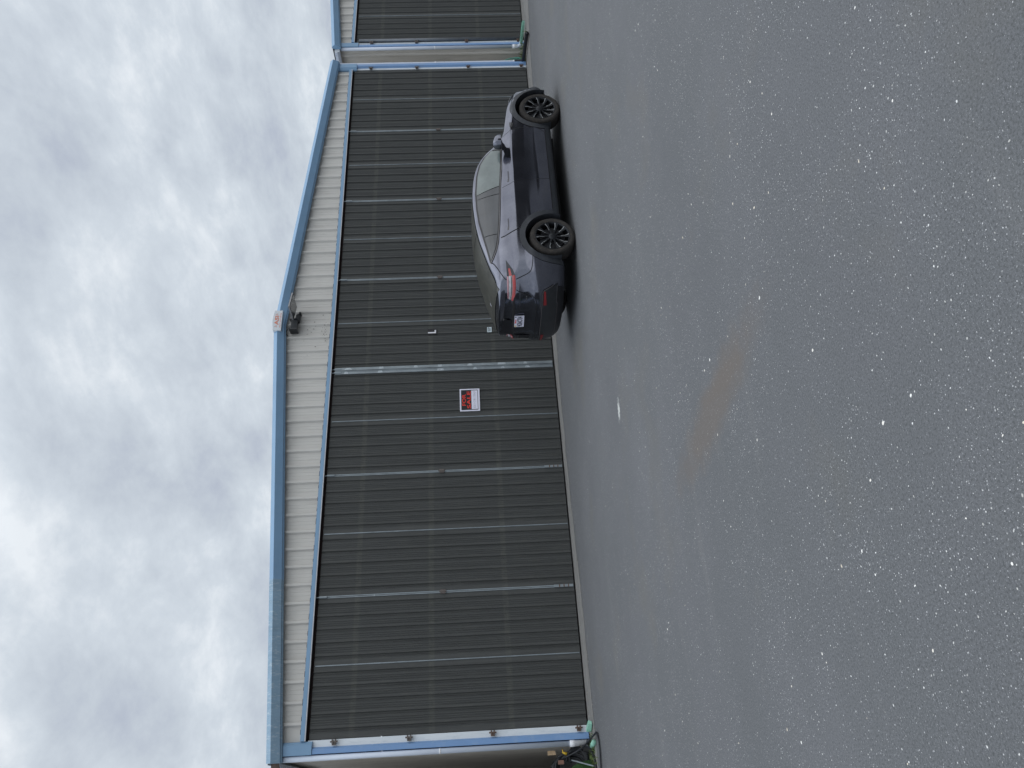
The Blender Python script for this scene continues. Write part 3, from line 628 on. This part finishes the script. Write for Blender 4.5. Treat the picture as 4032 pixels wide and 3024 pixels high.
rings = [
    [(x, y*.55, z) for x, y, z in ring(.20, 3.58, -.74, .80)],
    ring(.20, 3.58, -.78, .84), ring(.235, 3.64, -.86, .905, .885, .87), ring(.31, 3.70, -.925, .948, .925, .905), ring(.33, 3.71, -.935, .951, .925, .91),
    ring(.40, 3.74, -.96, .955, .95, .93), ring(.485, 3.745, -.985, .960, .965, .948), ring(.510, 3.745, -.988, .9560, .965, .950), ring(.60, 3.735, -.992, .9525, .962, .960),
    ring(.67, 3.715, -.990, .9495, .96, .966), ring(.70, 3.715, -.982, .948, .96, .965), ring(.735, 3.70, -.962, .9465, .955, .955), ring(.82, 3.69, -.955, .9425, .945, .944), ring(.895, 3.685, -.956, .9390, .93, .936), ring(.918, 3.685, -.957, .9372, .93, .933),
    ring(0, 3.68, -.966, .912, .90, .922, t=.30), ring(0, 3.68, -.95, .908, .89, .914, t=.38), ring(0, 3.675, -.922, .897, .87, .896, t=.55), ring(0, 3.67, -.922, .880, .845, .866, t=.80), ring(0, 3.665, -.942, .865, .825, .838, t=.95), ring(0, 3.66, -.945, .855, .81, .825, t=1.0)]
RAIL = [(-.95, .66, 1.238), (-.9, .69, 1.232), (-.6, .70, 1.292), (-.32, .70, 1.375), (.18, .665, 1.50), (.53, .645, 1.556), (.9, .635, 1.585), (1.15, .63, 1.592), (1.52, .645, 1.560), (1.76, .675, 1.498), (1.85, .695, 1.458), (2.02, .74, 1.325), (2.16, .78, 1.185), (2.3, .80, 1.04)]
CEN = [(-.95, 1.243), (-.8, 1.293), (-.6, 1.362), (-.3, 1.462), (.1, 1.562), (.5, 1.61), (.9, 1.625), (1.3, 1.60), (1.52, 1.57), (1.76, 1.505), (2.0, 1.39), (2.4, 1.12), (2.5, 1.065), (2.6, 1.035), (2.9, .99), (3.2, .93), (3.5, .83), (3.66, .71)]
def itp(tab, x, k): return float(np.interp(x, [p[0] for p in tab], [p[k] for p in tab]))
belt = rings[-1]; caprows = [[] for _ in range(13)]
for bx, by, bz in belt:
    zc = itp(CEN, bx, 1)
    if bx < 2.3:
        yt, zr = itp(RAIL, bx, 1), itp(RAIL, bx, 2); yr = min(yt, by*.90); f_ = yr/yt; zr = zr*f_+zc*(1-f_); zr = bz+(zr-bz)*min(1, .25+(by-yr)/.12)
    else:
        yr, zr = by*.92, bz+.012*min(1, (3.66-bx)*3)
    zr = min(zr, max(zc, bz)) if bx < 2.3 else zr
    for i, s_ in enumerate((.06, .3, .6, .85, .955)):
        caprows[i].append((bx, by+(yr-by)*s_+.022*math.sin(math.pi*s_)*(1 if 2.3 > bx > -.7 else 0), bz+(zr-bz)*s_))
    for i, s_ in enumerate((0, .05, .14, .3, .5, .7, .85, 1)):
        z = zr+(zc-zr)*(1-(1-s_)**2.1); caprows[5+i].append((bx, yr*(1-s_), z))
rows = rings + caprows
def build_body():
    nr, nc = len(rows), len(rows[0]); A = np.array(rows)
    # smooth along the rows a little for even reflections
    for _ in range(2): A[:, 1:-1] = A[:, 1:-1]*.5+(A[:, :-2]+A[:, 2:])*.25
    A[:, 0, 1] = 0; A[:, -1, 1] = 0; A[-1, :, 1] = 0
    bmn = bmesh.new(); vs = {}
    bot = A[0].copy(); bot[:, 1] = 0; A = np.concatenate([bot[None], A]); nr += 1
    for sgn in (1, -1):
        g_ = [[bmn.verts.new((A[i, j, 0], A[i, j, 1]*sgn, A[i, j, 2])) for j in range(nc)] for i in range(nr)]
        for i in range(nr-1):
            for j in range(nc-1):
                q = [g_[i][j], g_[i][j+1], g_[i+1][j+1], g_[i+1][j]]
                bmn.faces.new(q if sgn < 0 else q[::-1])
    bmesh.ops.remove_doubles(bmn, verts=bmn.verts, dist=.0006)
    bmesh.ops.dissolve_degenerate(bmn, edges=bmn.edges, dist=.0004)
    bmesh.ops.recalc_face_normals(bmn, faces=bmn.faces)
    me = bpy.data.meshes.new('body'); bmn.to_mesh(me); bmn.free(); return me
body_me = build_body()
body = bpy.data.objects.new('body', body_me); COL.objects.link(body); body_me.materials.append(M['paint']); body_me.materials.append(M['under'])
bmn = bmesh.new(); bmn.from_mesh(body_me); BV = BVHTree.FromBMesh(bmn); bmn.free()
# wheel openings
cm = bmesh.new()
for wx in (0, 2.87):
    for sy in (-1, 1):
        bmesh.ops.create_cone(cm, cap_ends=True, segments=56, radius1=.425, radius2=.425, depth=.50, matrix=Matrix.Translation((wx, sy*.88, .365)) @ Matrix.Rotation(math.pi/2, 4, 'X'))
cme = bpy.data.meshes.new('cut'); cm.to_mesh(cme); cm.free(); cme.materials.append(M['paint']); cme.materials.append(M['under'])
for p in cme.polygons: p.material_index = 1
cut = bpy.data.objects.new('cut', cme); COL.objects.link(cut)
mod = body.modifiers.new('b', 'BOOLEAN'); mod.operation = 'DIFFERENCE'; mod.solver = 'EXACT'; mod.object = cut
dg = bpy.context.evaluated_depsgraph_get(); me2 = bpy.data.meshes.new_from_object(body.evaluated_get(dg))
body.modifiers.clear(); body.data = me2; me2.name = 'body'; bpy.data.objects.remove(cut); bpy.data.meshes.remove(cme)
for p in me2.polygons:
    p.use_smooth = p.material_index == 0
body.parent = car

def patch(name, grid, view, m, off=.004, parent=None, smooth=True, thick=0):
    """grid of (a, b) seen from a direction, laid on the body skin: 'side+','side-' (x,z), 'top' (x,y), 'rear' (y,z), ('yaw',angle)"""
    vs = []; ok = []
    for r_ in grid:
        for a, b in r_:
            if view == 'L': o_, d_ = Vector((a, 3, b)), Vector((0, -1, 0))
            elif view == 'R': o_, d_ = Vector((a, -3, b)), Vector((0, 1, 0))
            elif view == 'top': o_, d_ = Vector((a, b, 4)), Vector((0, 0, -1))
            elif view == 'rear': o_, d_ = Vector((-4, a, b)), Vector((1, 0, 0))
            elif view == 'front': o_, d_ = Vector((7, a, b)), Vector((-1, 0, 0))
            else:
                an = view; d_ = Vector((math.cos(an), math.sin(an), 0)); s_ = Vector((-d_.y, d_.x, 0)); o_ = s_*a - d_*5 + Vector((0, 0, b))
            h = BV.ray_cast(o_, d_)
            if h[0] is None: vs.append(Vector((0, 0, 0))); ok.append(False)
            else:
                n_ = h[1]
                if n_.dot(d_) > 0: n_ = -n_
                vs.append(h[0]+n_*off); ok.append(True)
    nc = len(grid[0]); fs = []
    for i in range(len(grid)-1):
        for j in range(nc-1):
            q = (i*nc+j, i*nc+j+1, (i+1)*nc+j+1, (i+1)*nc+j)
            if all(ok[k_] for k_ in q): fs.append(q)
    o = link(name, vs, fs, m, parent or car, smooth)
    b_ = bmesh.new(); b_.from_mesh(o.data); bmesh.ops.delete(b_, geom=[v for v in b_.verts if not v.link_faces], context='VERTS')
    bmesh.ops.recalc_face_normals(b_, faces=b_.faces); b_.to_mesh(o.data); b_.free(); return o
def ruled(c1, c2, n, mrows):
    """between two polylines (each resampled to n points)"""
    def rs(c):
        P_ = [Vector((a, b, 0)) for a, b in c]; d_ = [0]
        for i in range(1, len(P_)): d_.append(d_[-1]+(P_[i]-P_[i-1]).length)
        t_ = np.linspace(0, d_[-1], n); return list(zip(np.interp(t_, d_, [p.x for p in P_]), np.interp(t_, d_, [p.y for p in P_])))
    a, b = rs(c1), rs(c2); return [[(p[0]+(q[0]-p[0])*k_/mrows, p[1]+(q[1]-p[1])*k_/mrows) for p, q in zip(a, b)] for k_ in range(mrows+1)]
def stripe(pts, wd, n=4):
    """thin band of (a,b) points following a polyline"""
    P_ = [Vector((a, b, 0)) for a, b in pts]; Q = catmull(P_, n) if len(P_) > 2 else [P_[0]+(P_[1]-P_[0])*k_/12 for k_ in range(13)]
    r1, r2 = [], []
    for i, p in enumerate(Q):
        d_ = (Q[min(i+1, len(Q)-1)]-Q[max(i-1, 0)]); d_.normalize(); s_ = Vector((-d_.y, d_.x, 0))*wd/2
        r1.append((p.x+s_.x, p.y+s_.y)); r2.append((p.x-s_.x, p.y-s_.y))
    return [r1, r2]

for V in ('R', 'L'):
    # glass: black surround, then the panes
    bot = [(2.05, 1.085), (1.6, 1.10), (1.15, 1.135), (.6, 1.168), (.14, 1.205), (-.10, 1.245), (-.25, 1.295), (-.34, 1.335)]
    top = [(2.06, 1.10), (2.02, 1.225), (1.90, 1.36), (1.75, 1.448), (1.52, 1.503), (1.15, 1.533), (.8, 1.525), (.5, 1.496), (.18, 1.440), (-.1, 1.385), (-.34, 1.342)]
    fb = lambda x: float(np.interp(x, [p[0] for p in bot[::-1]], [p[1] for p in bot[::-1]]))
    ft_ = lambda x: float(np.interp(x, [p[0] for p in top[::-1]], [p[1] for p in top[::-1]]))
    xs = np.linspace(-.345, 2.06, 70)
    patch('window_surround', [[(x, fb(x)-.014) for x in xs], [(x, (fb(x)+ft_(x))/2) for x in xs], [(x, max(ft_(x), fb(x))+.012) for x in xs]], V, M['trim'], .004)
    def pane(x0b, x1b, x0t, x1t, m_, nm='window'):
        gr = []
        for r_ in np.linspace(0, 1, 9):
            row = []
            for c_ in np.linspace(0, 1, 22):
                x = (x0b+(x1b-x0b)*c_)*(1-r_)+(x0t+(x1t-x0t)*c_)*r_; lo, hi = fb(x)+.008, max(ft_(x)-.016, fb(x)+.009); row.append((x, lo+(hi-lo)*r_))
            gr.append(row)
        return patch(nm, gr, V, m_, .0075)
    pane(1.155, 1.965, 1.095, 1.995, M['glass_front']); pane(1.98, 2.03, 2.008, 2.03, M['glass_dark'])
    bp_ = pane(.985, 1.14, .995, 1.083, M['glass_rear'], 'door_pillar'); pane(.15, .97, .175, .985, M['glass_rear']); pane(-.30, .135, -.30, .160, M['glass_rear'])
    patch('belt_moulding', stripe([(2.0, 1.072), (1.6, 1.085), (1.15, 1.122), (.6, 1.156), (.14, 1.194), (-.12, 1.236), (-.27, 1.29), (-.36, 1.34)], .018, 6), V, M['belt'], .009)
    # doors
    fd_f = [(2.29, 1.035), (2.33, .93), (2.365, .82), (2.38, .61), (2.36, .45), (2.28, .32)]
    fd_r = [(1.085, 1.10), (1.15, .93), (1.18, .76), (1.19, .49), (1.19, .40), (1.19, .32)]
    rd_r = [(.05, 1.165), (.055, 1.10), (.15, .90), (.30, .74), (.415, .56), (.44, .45), (.42, .32)]
    top_f = [(2.29, 1.035), (2.02, 1.06), (1.6, 1.075), (1.085, 1.108)]; top_r = [(1.075, 1.108), (.6, 1.142), (.05, 1.180)]
    d1 = patch('door', ruled([(x-.006, z) for x, z in fd_f], [(x+.004, z) for x, z in fd_r], 30, 26), V, M['paint'], .0035)
    d2 = patch('door', ruled([(x-.004, z) for x, z in fd_r], [(x+.006, z) for x, z in rd_r], 30, 24), V, M['paint'], .0035)
    for c_ in (fd_f, fd_r, rd_r, [(2.28, .315), (1.19, .315), (.42, .315)]): patch('panel_gap', stripe(c_, .013), V, M['gap'], .002, body)
    for dd, hx, hz in ((d1, 1.30, .985), (d2, .27, 1.035)):
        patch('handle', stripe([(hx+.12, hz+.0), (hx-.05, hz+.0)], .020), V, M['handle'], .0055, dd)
        patch('handle_thumb_pad', [[(hx-.05, hz-.010), (hx-.115, hz+.001)], [(hx-.05, hz+.014), (hx-.115, hz+.024)]], V, M['belt'], .0057, dd)
    # wheel arch lips, sill, bumper corner
    for wx, a0, a1 in ((0, -22, 196), (2.87, -16, 205)):
        patch('wheel_arch_trim', [[(wx+r_*math.cos(R(a)), .365+r_*math.sin(R(a))) for a in np.linspace(a0, a1, 46)] for r_ in (.424, .45, .48, .515)], V, M['clad'], .008)
        cyl = [[(wx+.424*math.cos(R(a)), s_, .365+.424*math.sin(R(a))) for a in np.linspace(a0, a1, 46)] for s_ in ((-.957, -.80) if V == 'R' else (.957, .80))]
        MB().grid(cyl).build('wheel_arch_lip', M['clad'], car, True)
    patch('sill', ruled([(2.42, .31), (1.2, .31), (.44, .31)], [(2.40, .215), (1.2, .212), (.47, .215)], 24, 4), V, M['clad'], .006)
    patch('panel_gap', stripe([(-.31, .70), (-.45, .70), (-.60, .725), (-.66, .77), (-.70, .87), (-.735, .97)], .012), V, M['gap'], .0015, body)
    patch('panel_gap', stripe([(-.345, 1.335), (-.42, 1.285), (-.55, 1.22), (-.66, 1.16), (-.71, 1.115)], .012), V, M['gap'], .0015, body)
    # indicator camera wedge on the front wing
    patch('wing_camera', [[(2.545, .905), (2.26, .905)], [(2.545, .898), (2.26, .902)]], V, M['trim'], .006)
    patch('wing_camera', ruled([(2.54, .900), (2.36, .900)], [(2.50, .845), (2.44, .855)], 6, 3), V, M['trim'], .005)
    # front lamp
    patch('headlight', ruled([(3.10, .905), (3.25, .885), (3.42, .83), (3.52, .77)], [(3.16, .875), (3.28, .84), (3.42, .775), (3.50, .72)], 14, 4), V, M['smoke'], .006)
    patch('lower_front_bumper', ruled([(3.34, .50), (3.50, .46), (3.60, .42)], [(3.30, .22), (3.45, .23), (3.55, .25)], 10, 6), V, M['clad'], .006)
    # mirror
    s_ = -1 if V == 'R' else 1
    m = MB()
    sec = []
    for x, y0, y1, z0, z1 in ((2.13, .985, 1.02, 1.085, 1.105), (2.10, .945, 1.07, 1.078, 1.150), (2.03, .925, 1.095, 1.076, 1.195), (1.94, .92, 1.10, 1.076, 1.215), (1.885, .925, 1.095, 1.080, 1.205)):
        yc, zc_ = (y0+y1)/2, z0; hw, hh = (y1-y0)/2, (z1-z0)
        sec.append([(x, s_*(yc+hw*(abs(math.cos(a))**.6)*(1 if math.cos(a) > 0 else -1)), z0+hh*max(0, math.sin(a))**.7) for a in np.linspace(0, math.pi, 13)])
    m.grid(sec); n0 = len(m.v)
    m.f.append(tuple(range(4*13, 5*13)))
    mir = m.build('mirror', M['paint'], car, True)
    m = MB().grid([[(x, s_*y, z) for x, y, z in [(p[0], abs(p[1]), p[2]) for p in [sc[0], sc[-1]]]] for sc in sec]); m.build('mirror_base', M['trim'], mir)
    m = MB().prism([(2.08, s_*.86, 1.03), (1.93, s_*.86, 1.045), (1.90, s_*.98, 1.078), (2.10, s_*.98, 1.078)], (0, 0, .012)); m.prism([(2.08, s_*.84, 1.0), (1.93, s_*.84, 1.01), (1.93, s_*.93, 1.075), (2.08, s_*.93, 1.075)], (0, 0, .02)); m.build('mirror_foot', M['trim'], mir)
    # tail lamp, laid on the rear corner from a diagonal
    an = R(40) if V == 'R' else R(-40); q = 1 if V == 'R' else -1
    def dg_(x, y, z):                # point -> (a, b) of the diagonal view
        y = y*(-q); sv = (-math.sin(an), math.cos(an)); return (x*sv[0]+y*sv[1], z)
    TL = [(-.46, .90, 1.112), (-.60, .875, 1.108), (-.72, .83, 1.106), (-.82, .755, 1.108), (-.885, .62, 1.108), (-.905, .53, 1.10)]
    BL = [(-.47, .90, 1.105), (-.60, .875, 1.02), (-.70, .85, .985), (-.84, .765, .978), (-.90, .62, .99), (-.92, .49, 1.02)]
    tl = patch('taillight', ruled([dg_(*p) for p in TL], [dg_(*p) for p in BL], 40, 10), an, M['red'], .006)
    def seg(i0, i1, k0, k1, nm, mm_, off):
        a_ = [dg_(*(Vector(TL[0 if 0 else i])*(1-k0)+Vector(BL[i])*k0)) for i in range(i0, i1+1)]; b2 = [dg_(*(Vector(TL[i])*(1-k1)+Vector(BL[i])*k1)) for i in range(i0, i1+1)]
        return patch(nm, ruled(a_, b2, 16, 5), an, mm_, off, tl)
    seg(0, 2, .0, 1., 'lamp_side', M['clad'], .0075); seg(1, 2, .28, .62, 'lamp_side_reflector', M['red'], .009)
    seg(2, 5, .18, .64, 'lamp_clear_lens', M['smoke'], .0085); seg(2, 5, .0, .14, 'lamp_upper_edge', M['pinkedge'], .009); seg(2, 5, .48, .60, 'lamp_inner_bar', M['glass_dark'], .0095)
    patch('panel_gap', stripe([dg_(-.905, .735, .97), dg_(-.925, .72, .94), dg_(-.96, .69, .84), dg_(-.985, .62, .73)], .012), an, M['gap'], .002, body)
    patch('red_reflector', ruled([(q*-.69, .548), (q*-.42, .548)], [(q*-.68, .520), (q*-.42, .500)], 16, 3), 'rear', M['red_dark'], .014)
# roof glass, rear glass, windscreen
def yr_(x): return itp(RAIL, x, 1)
xs = np.linspace(-.80, 2.36, 60)
def top_patch(name, x0, x1, inset, m_, off, n=40, nose=0.0):
    gr = []
    for x in np.linspace(x0, x1, n):
        yy = yr_(min(max(x, -.95), 2.25))-inset; gr.append([(x+nose*(1-(k_/12)**2)*((x-x0)/(x1-x0)) if nose else x, yy*k_/12) for k_ in range(-12, 13)])
    return patch(name, gr, 'top', m_, off)
top_patch('roof_glass', .36, 1.50, .045, M['glass_roof'], .006)
top_patch('rear_window', -.80, .345, .06, M['glass_roof'], .006)
top_patch('windscreen', 1.53, 2.20, .05, M['glass_dark'], .006, nose=.22)
patch('rear_window_label', [[(-.66, -.01), (-.60, -.02)], [(-.66, .01), (-.60, .0)]], 'top', M['sign_white'], .008)
patch('panel_gap', stripe([(2.44, .76), (2.9, .74), (3.3, .66)], .012), 'top', M['gap'], .0015, body); patch('panel_gap', stripe([(2.44, -.76), (2.9, -.74), (3.3, -.66)], .012), 'top', M['gap'], .0015, body)
# tailgate: painted shadow band under the light lip, lower seam, badge, emblem, plate, diffuser
yy = np.linspace(-.56, .56, 30)
patch('tailgate_shadow_band', [[(y, 1.028-.02*(y/.56)**2*0) for y in yy], [(y, 1.008) for y in yy], [(y, .990) for y in yy]], 'rear', M['gap'], .004)
patch('panel_gap', stripe([(-.60, .725), (-.52, .665), (-.3, .652), (0, .65), (.3, .652), (.52, .665), (.60, .725)], .012), 'rear', M['gap'], .002, body)
pl = MB().box(-1.0, -.992, -.155, .155, .838, .992); pl.build('number_plate', M['sign_white'], car)
npl = [o for o in car.children if o.name.startswith('number_plate')][0]; 
hit = BV.ray_cast(Vector((-4, 0, .915)), Vector((1, 0, 0)))[0]; xp = hit.x-.012
npl.location = (xp+.992, 0, 0)
def face_rear(x, y, z): return Matrix(((0, 0, -1, x), (-1, 0, 0, y), (0, 1, 0, z), (0, 0, 0, 1)))
text_mesh('plate_number', '9GNC734', .085, M['ink'], npl, face_rear(-1.0015, 0, .905), width=.275, bold=.0015)
text_mesh('plate_state', 'California', .028, M['letter_red'], npl, face_rear(-1.0015, 0, .975), width=.11, shear=.3)
MB().box(-1.0015, -1.0, .115, .143, .962, .985).build('plate_sticker', M['yellow'], npl); MB().box(-1.0015, -1.0, -.143, -.115, .962, .985).build('plate_sticker', M['ink'], npl)
def rx_(y, z): return BV.ray_cast(Vector((-4, y, z)), Vector((1, 0, 0)))[0].x
xe = rx_(0, 1.15)-.006; xe2 = rx_(0, 1.09)-.006
patch('emblem', [[(-.034, 1.168), (-.02, 1.173), (0, 1.175), (.02, 1.173), (.034, 1.168)], [(-.030, 1.157), (-.018, 1.163), (0, 1.165), (.018, 1.163), (.030, 1.157)]], 'rear', M['chrome'], .008)
patch('emblem', [[(-.014, 1.158), (0, 1.152), (.014, 1.158)], [(-.006, 1.135), (0, 1.135), (.006, 1.135)], [(-.001, 1.105), (0, 1.105), (.001, 1.105)]], 'rear', M['chrome'], .008)
tb = text_mesh('tailgate_badge', 'DUAL MOTOR', .018, M['chrome'], car, face_rear(rx_(-.52, .815)-.006, -.52, .815), width=.17)
tb.rotation_euler = (0, 0, 0)
patch('lower_rear_bumper', ruled([(-.70, .555), (-.5, .562), (0, .562), (.5, .562), (.70, .555)], [(-.74, .33), (-.44, .335), (0, .335), (.44, .335), (.74, .33)], 34, 10), 'rear', M['black_plastic'], .008)
patch('diffuser', ruled([(-.70, .33), (-.44, .335), (0, .335), (.44, .335), (.70, .33)], [(-.64, .25), (-.36, .22), (0, .215), (.36, .22), (.64, .25)], 34, 6), 'rear', M['trim'], .010)
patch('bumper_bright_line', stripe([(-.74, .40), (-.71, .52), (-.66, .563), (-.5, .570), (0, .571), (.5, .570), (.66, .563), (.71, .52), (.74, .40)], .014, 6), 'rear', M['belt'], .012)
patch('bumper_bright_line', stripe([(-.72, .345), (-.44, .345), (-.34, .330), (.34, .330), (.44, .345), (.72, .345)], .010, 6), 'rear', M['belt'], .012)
patch('spoiler', stripe([(-.93, .0), (-.925, .3), (-.905, .52), (-.87, .64)], .03, 5), 'top', M['trim'], .004); 
# wheels
def make_wheel(x, s_):
    """s_ = -1 near side"""
    wl = bpy.data.objects.new('wheel', None); COL.objects.link(wl); wl.parent = car; wl.location = (x, s_*.812, .36)
    prof = [(.268, -.118), (.30, -.127), (.335, -.122), (.352, -.105), (.3585, -.08), (.36, -.03), (.36, .03), (.3585, .08), (.352, .105), (.335, .122), (.30, .127), (.268, .118)]
    m = MB(); seg = 64
    m.grid([[(r_*math.cos(k_*2*math.pi/seg), s_*y, r_*math.sin(k_*2*math.pi/seg)) for k_ in range(seg+1)] for r_, y in prof]); m.build('tyre', M['tyre'], wl, True)
    prof = [(.268, .116), (.275, .121), (.268, .124), (.258, .118), (.250, .09), (.248, .0), (.250, -.11)]
    m = MB(); m.grid([[(r_*math.cos(k_*2*math.pi/seg), s_*y, r_*math.sin(k_*2*math.pi/seg)) for k_ in range(seg+1)] for r_, y in prof]); rim = m.build('rim', M['rim'], wl, True)
    m = MB(); m.tube([(0, s_*.02, 0), (0, s_*.05, 0)], .20, 32); m.build('brake_disc', M['trim'], wl)
    m = MB(); m.tube([(0, s_*.05, 0), (0, s_*.100, 0), (0, s_*.108, 0)], [.062, .062, .05], 20); m.build('hub_cap', M['rim'], wl, True)
    for k_ in range(10):
        th = k_*2*math.pi/10 + (0 if x else .25)
        tw = .06
        def P(r_, a, y): return (r_*math.cos(th+a), s_*y, r_*math.sin(th+a))
        lo = [P(.05, -.30, .100), P(.13, -.11+tw*.2, .095), P(.20, -.085+tw*.5, .104), P(.262, -.13+tw, .116)]
        hi = [P(.05, .30, .100), P(.13, .11+tw*.2, .095), P(.20, .085+tw*.5, .104), P(.262, .13+tw, .116)]
        back = [P(.05, 0, .06), P(.13, tw*.2, .05), P(.20, tw*.5, .06), P(.262, tw, .07)]
        MB().grid([lo, hi, back, lo]).build('spoke', M['rim'], wl)
        sgn = 1
        ed, ot = (hi, lo) if sgn > 0 else (lo, hi)
        e2 = [tuple(Vector(p)+Vector((0, s_*.0015, 0))) for p in ed]; c_ = [tuple(Vector(p)*.78+Vector(q_)*.22+Vector((0, s_*.0015, 0))) for p, q_ in zip(ed, ot)]
        MB().grid([e2[1:], c_[1:]]).build('spoke_edge', M['rim_edge'], wl)
    return wl
for x in (0, 2.87):
    for s_ in (-1, 1): make_wheel(x, s_)
# ground clearance: battery tray
MB().box(.5, 2.35, -.70, .70, .155, .205).build('underbody_tray', M['under'], car)
bpy.context.view_layer.update()
